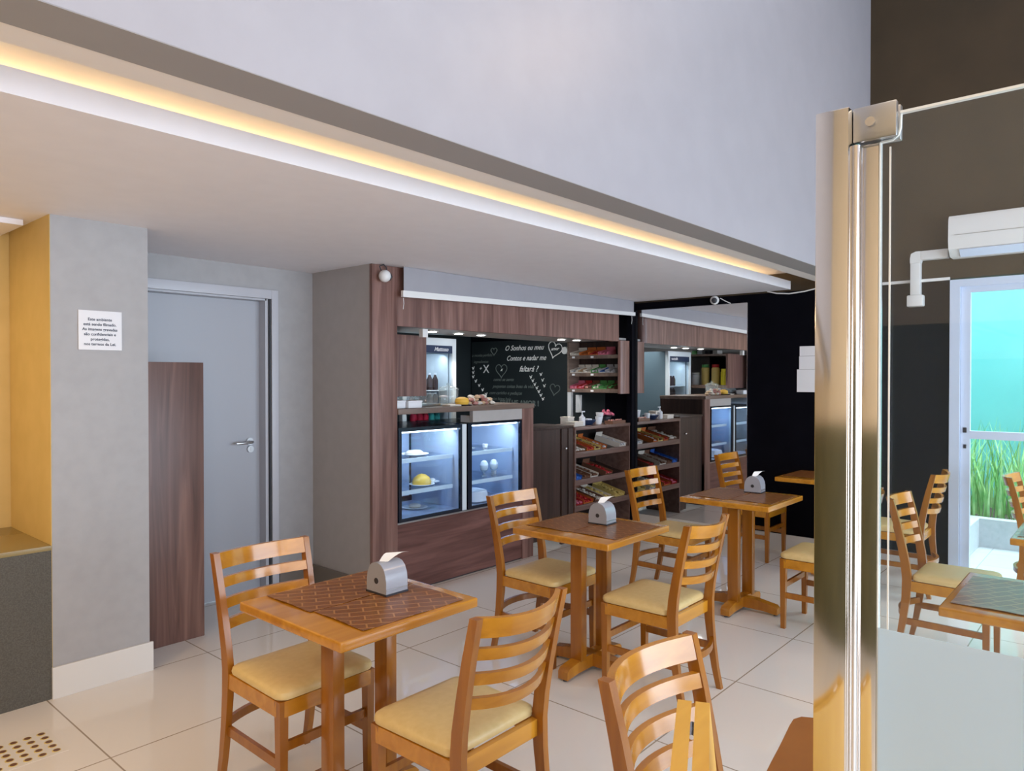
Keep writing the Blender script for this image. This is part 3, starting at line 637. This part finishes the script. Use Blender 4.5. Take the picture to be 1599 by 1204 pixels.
row(1.573, (4.57,4.48,4.39,4.30,4.205,4.11), .085, (('cardw','silver','pale carton, leftmost in the'),('cardw','pastry','pale carton of tan sweets, second in the'),('cardw','cardw','pale carton of white sweets, third in the'),('green','silver','green carton, fourth in the'),('silver','blue','silver carton of blue sweets, fifth in the'),('silver','silver','silver carton, rightmost in the')), 'middle row of the hanging rack')
row(1.404, (4.57,4.475,4.38,4.285,4.19,4.095), .088, (('pink','pink','pink carton, leftmost in the'),('red','pink','red carton of pink sweets, second in the'),('brown','rosy','brown carton, third in the'),('green','cardw','green carton of pale sweets, fourth in the'),('green','green','green carton, fifth in the'),('brown','green','brown carton of green sweets, rightmost in the')), 'lowest row of the hanging rack')

# things on the candy rack top
QZ = 1.0785
wbox(5.46, 5.60, 4.0, 4.10, QZ+.045, 'low white carton at the left end of the candy rack top', z0=QZ, m=M['cardw'])
wbox(5.53, 5.63, 4.13, 4.22, QZ+.085, 'upright cream carton behind the low white carton', z0=QZ, m=M['cardw'])
sb = thing('soap_bottle', 'white pump bottle on the candy rack top', 'bottle', (5.665, 4.06, QZ))
MB().lathe([(.028,0),(.030,.01),(.030,.08),(.012,.095),(.012,.105)], (5.665,4.06,QZ), 18).build('bottle_body', M['paper'], sb)
MB().cyl((5.665,4.06,QZ+.105), .005, .025).box(5.655, 5.705, 4.053, 4.067, QZ+.128, QZ+.140, bev=.003).build('pump', M['paper'], sb)
bw = thing('dark_bowl', 'dark blue bowl with papers on the candy rack top', 'bowl', (5.80, 4.10, QZ))
MB().lathe([(.05,0),(.085,.035),(.09,.05),(.082,.05),(.05,.012)], (5.80,4.10,QZ), 24).build('bowl', M['navy'], bw)
MB().box(5.76, 5.83, 4.06, 4.10, QZ+.045, QZ+.06, m=Matrix.Rotation(.0, 4, 'Z')).box(5.80, 5.87, 4.10, 4.13, QZ+.048, QZ+.058).build('papers', M['paper'], bw)
tag(MB().lathe([(.025,0),(.032,.075),(.030,.076)], (5.94,4.06,QZ), 18).build('paper_cup', M['paper']), 'white paper cup right of the dark bowl', 'cup')
tag(MB().lathe([(.020,0),(.040,.11),(.038,.111)], (6.05,4.12,QZ), 18).build('paper_cup', M['paper']), 'taller flared white cup left of the pink sweets', 'cup')
t = thing('sweets_basket', 'basket of pink wrapped sweets at the right of the candy rack top', 'basket', (6.24, 4.17, QZ))
MB().lathe([(.05,0),(.055,.06),(.09,.065),(.095,.07)], (6.24,4.17,QZ), 20).build('basket', M['grey_dk'], t)
mb = MB()
for i in range(46):
    a = random.uniform(0, 6.28); r_ = .085*math.sqrt(random.random()); mb.blob((6.24+r_*math.cos(a), 4.17+r_*math.sin(a), QZ+.08+(.085-r_)*.75*random.random()), .017, (1.3,.9,.8), 1, .2)
mb.build('wrapped_sweets', M['pink'], t)['kind'] = 'stuff'
t = thing('sweets_box', 'small dark box of mixed sweets in front of the pink sweets', 'box', (6.17, 4.0, QZ))
MB().box(6.05, 6.28, 3.96, 4.06, QZ, QZ+.03).build('carton', M['brown'], t)
mb = MB()
for i in range(14): mb.blob((6.07+.015*i, 3.985+.05*random.random(), QZ+.035), .014, (1.2,.8,.6), 1, .2)
mb.build('sweets', M['rosy'], t)['kind'] = 'stuff'

# ================================================================ BLACK WALL
mi = thing('wall_mirror', 'tall frameless mirror on the black wall reflecting the kiosk', 'mirror', (WX-.004, 3.33, 0))
MB().box(WX-.010, WX-.0015, 2.738, 3.925, .144, 2.225).build('backing', M['grey_dk'], mi)
MB().box(WX-.0125, WX-.0105, 2.738, 3.925, .144, 2.225).build('glass', M['mirror'], mi)
MB().box(WX-.014, WX-.001, 2.732, 2.738, .144, 2.228).box(WX-.014, WX-.001, 2.738, 3.925, 2.225, 2.231).build('edge_trim', M['chrome'], mi)
for i, (y0, y1, z0, z1) in enumerate(((2.05, 2.262, 1.73, 1.815), (2.05, 2.266, 1.615, 1.728), (2.05, 2.285, 1.415, 1.613))):
    tag(MB().box(WX-.006, WX-.001, y0, y1, z0, z1).build('paper_sheet', M['paper']), ('upper', 'middle', 'lowest and largest')[i]+' white paper sheet taped to the black wall right of the mirror', 'paper', 'papers on the black wall')
tag(MB().tube([(WX-.01, 2.55, 2.318), (WX-.02, 2.46, 2.293), (WX-.02, 2.35, 2.282), (WX-.02, 2.22, 2.292), (WX-.02, 2.10, 2.312), (WX-.01, 2.02, 2.316)], .006, 6).build('ceiling_cable', M['plastic_w']), 'white cable sagging under the ceiling on the black wall', 'cable')
tag(MB().box(WX-.022, WX-.001, 1.12, 1.86, 2.293, 2.316, bev=.003).build('cable_duct', M['plastic_w']), 'thin white cable duct running to the sliding door on the black wall', 'duct')
tk = thing('pipe_trunking', 'white bent trunking going down from the air conditioner', 'duct', (WX-.04, 1.3, 2.12))
mb = MB().box(WX-.075, WX-.002, 1.125, 1.31, 2.46, 2.53, bev=.006)
mb.prism([(1.31,2.46),(1.31,2.53),(1.345,2.53),(1.378,2.515),(1.385,2.48),(1.385,2.44),(1.315,2.44)], 'x', WX-.074, WX-.002)
mb.box(WX-.073, WX-.002, 1.315, 1.383, 2.19, 2.44, bev=.004).build('duct_run', M['plastic_w'], tk)
MB().box(WX-.085, WX-.002, 1.292, 1.406, 2.10, 2.19, bev=.012).build('end_box', M['plastic_w'], tk)
ac = thing('air_conditioner', 'white split air conditioner high above the sliding door', 'air conditioner', (WX-.11, .70, 2.44))
prof = [(WX-.001, 2.45), (WX-.13, 2.45), (WX-.20, 2.50), (WX-.215, 2.56), (WX-.205, 2.72), (WX-.18, 2.75), (WX-.001, 2.76)]
MB().prism([(x, z) for x, z in prof], 'y', .22, 1.10).build('casing', M['plastic_w'], ac)
MB().hexa([(WX-.135,.26,2.447),(WX-.200,.26,2.494),(WX-.204,.26,2.490),(WX-.139,.26,2.443)], [(WX-.135,1.03,2.447),(WX-.200,1.03,2.494),(WX-.204,1.03,2.490),(WX-.139,1.03,2.443)]).build('air_flap', M['alu_w'], ac)
MB().box(WX-.219, WX-.207, .26, 1.06, 2.60, 2.603).build('panel_line', M['satin'], ac)

# sliding glass door
d2 = struct('door_2', MB().box(WX-.03, WX+.10, 1.05, 1.118, 0, 2.29).box(WX-.03, WX+.10, -1.0, 1.05, 2.235, 2.29), M['alu_w'])
MB().box(WX+.0, WX+.04, .985, 1.048, 0, 2.235).box(WX+.0, WX+.04, .30, .985, 2.19, 2.235).box(WX, WX+.04, .30, .985, 1.075, 1.135).box(WX, WX+.04, .24, .30, 0, 2.235).box(WX, WX+.04, .30, .985, 0, .03).build('sash', M['alu_w'], d2)
MB().box(WX+.018, WX+.023, .30, .985, .03, 1.075).box(WX+.018, WX+.023, .30, .985, 1.135, 2.19).build('glass_pane', M['glass'], d2)
MB().box(WX-.008, WX, 1.005, 1.03, 1.12, 1.16, bev=.003).box(WX-.006, WX, 1.008, 1.026, 1.0, 1.03).build('lock', M['grey_dk'], d2)
MB().box(WX-.02, WX+.14, -1.0, 1.05, -.001, .006).build('threshold', M['alu_w'], d2)

# garden outside
struct('wall_garden', MB().box(9.6, 9.75, -4, 4, -.1, 5), M['turq'])
struct('wall_garden_side', MB().box(WX+.16, 9.6, 2.6, 2.7, -.1, 4.0), M['turq'])
pl = thing('planter', 'white low masonry planter in the garden behind the sliding door', 'planter', (8.6, 0, 0))
MB().box(7.75, 7.87, -2.2, 1.11, -.01, .255).build('front_wall', M['concrete'], pl)
MB().box(6.75, 7.87, 1.11, 1.23, -.01, .255).build('side_wall', M['concrete'], pl)
MB().box(7.87, 9.58, -2.2, 2.55, -.01, .20).box(6.75, 7.87, 1.23, 2.55, -.01, .20).build('soil', M['soil'], pl)
gm = MB()
random.seed(3)
for i in range(1500):
    if i % 3: x, y_ = random.uniform(7.9, 9.05), random.uniform(-1.6, 2.0)
    else: x, y_ = random.uniform(7.0, 9.0), random.uniform(1.26, 2.1)
    L_ = random.uniform(.45, 1.0); a = random.uniform(0, 6.28); b = random.uniform(.05, .42); ca, sa = math.cos(a), math.sin(a)
    pts = [(x+ca*b*f*f*L_, y_+sa*b*f*f*L_, .19+L_*f*(1-.25*b*f)) for f in (0, .35, .7, 1)]
    w0 = .011
    vs = []
    for k_, p in enumerate(pts):
        ww = w0*(1-k_/3)+.0008
        vs.append((gm.bm.verts.new((p[0]-sa*ww, p[1]+ca*ww, p[2])), gm.bm.verts.new((p[0]+sa*ww, p[1]-ca*ww, p[2]))))
    for u, v in zip(vs, vs[1:]): gm.bm.faces.new((u[0], u[1], v[1], v[0]))
tag(gm.build('garden_grass', M['grass']), 'tall green strappy grass growing in the white planter', 'grass', kind='stuff')

# ================================================================ TABLES
def make_table():
    t = thing('square_table', 'x', 'table', (0,0,0))
    MB().box(-.295,.295,-.30,.30,.716,.75, bev=.007, seg=3).build('tabletop', M['honey_h'], t, world=False)
    for s_ in (-1, 1): MB().box(s_*.115-.024, s_*.115+.024, -.036,.036, .075,.716, bev=.005).build('column', M['honey_leg'], t, world=False)
    pr_ = [(-.25,.012),(-.25,.05),(-.235,.066),(-.10,.088),(.10,.088),(.235,.066),(.25,.05),(.25,.012),(.16,.022),(-.16,.022)]
    MB().prism(pr_, 'y', -.030, .030).build('foot', M['honey'], t, world=False)
    MB().prism(pr_, 'x', -.030, .030).build('foot', M['honey'], t, world=False)
    MB().box(-.16,.16,-.035,.035,.690,.716).box(-.035,.035,-.2,.2,.694,.716).build('top_bracket', M['honey_leg'], t, world=False)
    for a, b in ((-.23,0),(.23,0),(0,-.23),(0,.23)): MB().cyl((a,b,0), .012, .014, 'z', 10).build('glide', M['rubber'], t, world=False)
    return t
T0 = make_table()
tables = [(1.565, 2.09, 'nearest square honey-wood table, left, with brown placemats and grey dispenser'),
          (3.148, 2.195, 'square honey-wood table second in the row, before the candy rack'),
          (4.615, 2.005, 'square honey-wood table third in the row, near the mirror'),
          (5.985, 1.90, 'square honey-wood table half hidden by the steel post, against the black wall'),
          (3.13, .225, 'square table with zigzag placemat seen through the glass partition'),
          (4.57, .185, 'square table at the right edge before the sliding glass door'),
          (1.455, .255, 'table under the plain brown mat just behind the steel post')]
TB = []
for i, (x, y_, lab) in enumerate(tables):
    t = T0 if i == 0 else dup(T0)
    t.location = (x, y_, 0); t['label'] = lab; t['group'] = 'square cafe tables'; TB.append(t)
TB[6].rotation_euler.z = R(9)
def placemat(cx, cy, w_, d_, label, m=None, rot=0, rc=.004, wave=.0015, name='placemat'):
    mb = MB(); nx, ny = 16, 10; z = .7508
    grid = {}
    for s_, zz in (('b', 0), ('t', .0018)):
        for i in range(nx+1):
            for k_ in range(ny+1):
                u, v = -w_/2+w_*i/nx, -d_/2+d_*k_/ny
                e = max(abs(u)/(w_/2), abs(v)/(d_/2))
                if rc > .01:
                    # round the corners
                    du, dv = abs(u)-(w_/2-rc), abs(v)-(d_/2-rc)
                    if du > 0 and dv > 0:
                        f = rc/max(math.hypot(du, dv), rc)*(1 if math.hypot(du, dv) > rc else 1); u = math.copysign(w_/2-rc+du*f, u); v = math.copysign(d_/2-rc+dv*f, v)
                lift = wave*max(0, e-.8)*5*(1+math.sin(u*31+cx*9)+math.cos(v*27))
                grid[s_, i, k_] = mb.bm.verts.new((u, v, zz+lift))
    for i in range(nx):
        for k_ in range(ny):
            mb.bm.faces.new([grid['t', *q] for q in ((i,k_),(i+1,k_),(i+1,k_+1),(i,k_+1))]); mb.bm.faces.new([grid['b', *q] for q in ((i,k_),(i,k_+1),(i+1,k_+1),(i+1,k_))])
    for i in range(nx):
        for k_ in (0, ny): mb.bm.faces.new((grid['t',i,k_], grid['t',i+1,k_], grid['b',i+1,k_], grid['b',i,k_]))
    for k_ in range(ny):
        for i in (0, nx): mb.bm.faces.new((grid['t',i,k_], grid['t',i,k_+1], grid['b',i,k_+1], grid['b',i,k_]))
    o = mb.build(name, m or M['mat'], None, world=False); o.location = (cx, cy, z); o.rotation_euler.z = rot
    return tag(o, label, 'placemat', 'brown placemats')
for (cx, cy), nm in zip(((1.565,2.09),(3.148,2.195),(4.615,2.005),(5.985,1.90)), ('nearest table', 'second table of the row', 'third table of the row', 'table behind the steel post')):
    placemat(cx+.025, cy+.143, .45, .275, 'brown patterned vinyl placemat on the kiosk-side half of the '+nm)
    placemat(cx+.025, cy-.140, .43, .275, 'brown patterned vinyl placemat on the camera-side half of the '+nm, rot=-.02)
placemat(3.13, .36, .46, .28, 'brown patterned placemat, far half of the table behind the glass', m=M['mat']); placemat(3.13, .075, .46, .27, 'brown patterned placemat, near half of the table behind the glass')
placemat(4.57, .32, .46, .28, 'brown patterned placemat on the table at the right edge')
placemat(1.455, .255, .605, .615, 'large plain brown mat with rounded corners covering the nearest table by the post', m=M['mat_plain'], rc=.05, wave=.001, rot=R(9))

# ================================================================ CHAIRS
def make_chair():
    t = thing('dining_chair', 'x', 'chair', (0,0,0))
    H_ = M['honey_leg']
    # seat frame (apron), slightly tapering towards the back
    ap = MB()
    f, bk = .198, .182
    def bar(p, q, w_, h, z):  # horizontal bar between two xy points
        p = Vector((*p, z)); q = Vector((*q, z)); d_ = (q-p).normalized(); n = Vector((-d_.y, d_.x, 0))*w_/2
        ap.hexa([p-n-Vector((0,0,h/2)), p+n-Vector((0,0,h/2)), p+n+Vector((0,0,h/2)), p-n+Vector((0,0,h/2))], [q-n-Vector((0,0,h/2)), q+n-Vector((0,0,h/2)), q+n+Vector((0,0,h/2)), q-n+Vector((0,0,h/2))])
    bar((-f+.015,.188),(f-.015,.188),.022,.055,.402); bar((-bk,-.175),(bk,-.175),.022,.055,.402)
    for s_ in (-1,1): bar((s_*(f-.008),.175),(s_*(bk+.002),-.17),.022,.055,.402)
    ap.build('seat_frame', M['honey_h'], t, world=False)
    # cushion
    mb = MB(); n = 14; grid = []
    for k_ in range(3):
        pass
    def outline(z, ins):
        P = []
        for (cx, cy, a0) in ((f+.004-.04, .205-.04, 0), (-(f+.004-.04), .205-.04, 90), (-(bk+.012-.03), -.165+.03, 180), (bk+.012-.03, -.165+.03, 270)):
            r_ = (.04 if cy > 0 else .03)
            for q in range(5):
                a = R(a0+90*q/4); P.append((cx*(1-ins*3)+(r_-ins*.3)*math.cos(a), cy*(1-ins*3)+(r_-ins*.3)*math.sin(a), z))
        return P
    rings = [[mb.bm.verts.new(p) for p in outline(z, i_)] for z, i_ in ((.430,.012),(.434,.002),(.446,-.002),(.458,.002),(.466,.015),(.472,.05),(.474,.09))]
    for a, b in zip(rings, rings[1:]):
        for q in range(len(a)): j_ = (q+1) % len(a); mb.bm.faces.new((a[q], a[j_], b[j_], b[q]))
    mb.bm.faces.new(rings[0][::-1]); mb.bm.faces.new(rings[-1])
    mb.build('seat_cushion', M['cream'], t, world=False)
    # front legs
    for s_ in (-1, 1):
        x = s_*(f-.014)
        MB().hexa([(x-.013,.168,0),(x+.013,.168,0),(x+.013,.194,0),(x-.013,.194,0)], [(x-.017,.162,.43),(x+.017,.162,.43),(x+.017,.199,.43),(x-.017,.199,.43)]).build('leg', H_, t, world=False)
    # rear posts: one curved piece from floor to top
    prof = [(0,-.245,.013),(.10,-.222,.015),(.22,-.203,.018),(.34,-.190,.021),(.44,-.186,.023),(.52,-.194,.022),(.62,-.212,.020),(.74,-.237,.018),(.868,-.268,.015)]
    def backy(z):
        for (z0,y0,_),(z1,y1,_) in zip(prof, prof[1:]):
            if z <= z1: return y0+(y1-y0)*(z-z0)/(z1-z0)
        return prof[-1][1]
    for s_ in (-1, 1):
        pts = [(s_*(.186+.010*max(0,(z-.44)/.43)), y_, z) for z, y_, h in prof]
        MB().strip(pts, lambda i: (.0125,0,0), lambda i: (0, prof[i][2], 0)).build('rear_leg', H_, t, world=False)
    # slats bowed backwards
    for z, hh in ((.838,.030),(.758,.018),(.682,.018),(.606,.018)):
        hw = .186+.010*(z-.44)/.43-.008; N_ = 12; pts = []
        for i in range(N_+1):
            u = -1+2*i/N_; pts.append((u*hw, backy(z)-.062*(1-u*u)+.006, z-.010*(1-u*u)))
        def tv(i, N_=N_):
            u = -1+2*i/N_; g_ = math.atan(.124*u/hw*1.0); return (-.009*math.sin(g_), .009*math.cos(g_), 0)
        MB().strip(pts, lambda i, hh=hh: (0,-hh*.24,hh), tv).build('back_slat' if hh < .02 else 'top_rail', M['honey_h'], t, world=False)
    # stretchers
    for s_ in (-1, 1):
        MB().strip([(s_*.180,-.19,.205),(s_*.184,.17,.205)], lambda i: (.008,0,0), lambda i: (0,0,.017)).build('side_stretcher', H_, t, world=False)
    MB().strip([(-.18,.178,.265),(.18,.178,.265)], lambda i: (0,.008,0), lambda i: (0,0,.016)).build('front_stretcher', H_, t, world=False)
    pts = [(u*.182, -.200-.055*(1-u*u), .235) for u in [-1+i/6 for i in range(13)]]
    MB().strip(pts, lambda i: (0,.009,0), lambda i: (0,0,.016)).build('rear_stretcher', H_, t, world=False)
    return t
C0 = make_chair()
chairs = [(1.515, 2.40, 180, 'chair at the nearest table with its back toward the grey door'),
          (1.635, 1.660, 0, 'large foreground chair seen from behind at the nearest table'),
          (3.185, 2.52, 180, 'chair at the second table with its back to the walnut kiosk'),
          (4.67, 2.54, 180, 'chair in front of the low candy rack at the third table'),
          (3.165, 1.81, 0, 'chair seen from behind at the second table, centre of the photo'),
          (1.535, .625, 180, 'foreground chair at bottom centre, facing away behind the wooden easel'),
          (6.08, 2.52, 180, 'chair standing in front of the mirror at the black wall'),
          (4.605, 1.47, 0, 'chair cut off by the steel post at the third table'),
          (4.57, .775, 180, 'chair behind the glass partition with its seat facing right'),
          (5.86, 1.35, 0, 'chair behind the glass with curved slats just left of the sliding door'),
          (6.04, .40, 180, 'chair at the far right edge before the garden door')]
for i, (x, y_, a, lab) in enumerate(chairs):
    t = C0 if i == 0 else dup(C0)
    t.location = (x, y_, 0); t.rotation_euler.z = R(a); t['label'] = lab; t['group'] = 'honey-wood dining chairs'

# napkin dispensers
def make_dispenser():
    t = thing('napkin_dispenser', 'x', 'napkin dispenser', (0,0,0))
    P = [(-.056,.006),(-.058,.05)]+[(-.036*math.cos(a)-.0, .072+.040*math.sin(a)) for a in [R(10+16*i) for i in range(11)]]
    P = [(-.056,.006),(-.056,.048),(-.052,.072),(-.042,.095),(-.026,.109),(-.008,.114),(.008,.114),(.026,.109),(.042,.095),(.052,.072),(.056,.048),(.056,.006)]
    MB().prism(P, 'x', -.050, .050).build('shell', M['plastic_g'], t, world=False)
    P2 = [(-.058,0),(-.058,.007),(.058,.007),(.058,0)]
    MB().prism(P2, 'x', -.052, .052).build('base', M['grey_dk'], t, world=False)
    MB().cyl((-.0515,0,.048), .011, .003, 'x', 16).build('side_hole', M['grey_dk'], t, world=False)
    mb = MB(); lo, hi = [], []
    for i in range(7):
        f = i/6; y_ = .012-.0*f; z = .112+.030*math.sin(f*1.9)
        lo.append(mb.bm.verts.new((-.030+.055*f*.6, .010-.012*f, z))); hi.append(mb.bm.verts.new((-.012+.075*f, -.020-.030*f, z+.002)))
    for a, b, c_, d_ in zip(lo, lo[1:], hi[1:], hi): mb.bm.faces.new((a,b,c_,d_))
    mb.build('napkin', M['paper_n'], t, world=False)
    MB().box(-.048,.048,-.0585,-.0555,.020,.024).build('seam', M['satin'], t, world=False)
    return t
D0 = make_dispenser()
for i, (x, y_, lab) in enumerate(((1.690, 2.092, 'grey napkin dispenser on the nearest table'), (3.250, 2.195, 'grey napkin dispenser on the second table'), (4.82, 2.0, 'grey napkin dispenser on the third table'))):
    t = D0 if i == 0 else dup(D0)
    t.location = (x, y_, .7528); t.rotation_euler.z = R((0, 3, 5)[i]); t['label'] = lab; t['group'] = 'napkin dispensers'

# ================================================================ GLASS PARTITION
k_ = .76
def V(v): return v*k_
def Z(v): return 1.54+(v-1.54)*k_ if v > .05 else v
gp = thing('steel_post', 'polished steel post of the glass partition, right foreground', 'post', (V(1.28), V(.39), 0))
MB().box(V(1.25), V(1.31), V(.364), V(.416), 0, Z(1.983), bev=.0015).build('post', M['steel'], gp)
MB().box(V(1.286), V(1.312), V(.327), V(.3635), 0, Z(1.925), bev=.0012).build('door_stile', M['steel'], gp)
MB().cyl((V(1.279), V(.360), 0), .005, Z(1.925), 'z', 14).build('hinge_rod', M['chrome'], gp)
br_ = MB().box(V(1.272), V(1.285), V(.298), V(.3635), Z(1.928), Z(1.985), bev=.002).box(V(1.299), V(1.313), V(.298), V(.3635), Z(1.928), Z(1.985), bev=.002).box(V(1.285), V(1.299), V(.325), V(.3635), Z(1.93), Z(1.983)).build('clamp_bracket', M['satin'], gp)
MB().cyl((V(1.267), V(.336), Z(1.957)), .0058, .006, 'x', 16).build('bolt', M['chrome'], br_)
gl = thing('glass_screen', 'large clear glass panel with frosted lower band, right foreground', 'glass panel', (V(1.295), -.4, 0))
MB().prism([(V(a), Z(b)) for a, b in [(.324,0),(.324,1.925),(.308,1.926),(.300,1.932),(.297,1.942),(.296,1.968),(-1.4,1.968),(-1.4,0)]], 'x', V(1.288), V(1.296)).build('pane', M['door_glass'], gl, smooth=False)
MB().box(V(1.284), V(1.2865), V(-1.4), V(.324), .02, Z(1.128)).build('frosted_film', M['frost'], gl)
mb = MB().box(V(1.286), V(1.298), V(.3245), V(.3265), .02, Z(1.925)).box(V(1.286), V(1.288), V(.309), V(.3115), Z(1.122), Z(1.915))
mb.tube([(V(1.292),V(a),Z(b)) for a, b in ((.326,1.926),(.308,1.927),(.300,1.933),(.297,1.943),(.296,1.969))], .0017, 6).box(V(1.287), V(1.297), V(-1.4), V(.296), Z(1.966), Z(1.970))
mb.build('polished_edge', M['seal'], gl)

# wooden A-frame board in the foreground
af = thing('easel_board', 'pale pine folding easel board at the bottom edge of the photo', 'easel', (.85, .44, 0))
ang = math.atan2(-.24, -.50) # ridge runs from (1.095,.556) towards the camera
rx = Vector((math.cos(ang), math.sin(ang), 0)); ry = Vector((-rx.y, rx.x, 0)); p0 = Vector((.998, .508, 0)); LN = .46
for s_ in (-1, 1):
    q = [p0+ry*s_*.0027, p0+ry*s_*.0235]
    lo = [p0+ry*s_*(.11), p0+ry*s_*(.131)]
    up = Vector((0,0,1.05))
    a = [lo[0], lo[1], q[1]+up, q[0]+up]; b = [v+rx*LN for v in a]
    MB().hexa(a, b).build('board', M['pine'], af)
for d_ in (.09, .38):
    c_ = p0+rx*d_+Vector((0,0,1.05)); MB().tube([c_-rx*.02+Vector((0,0,-.002)), c_+rx*.02+Vector((0,0,-.002))], .0035, 8).build('hinge', M['chrome'], af)
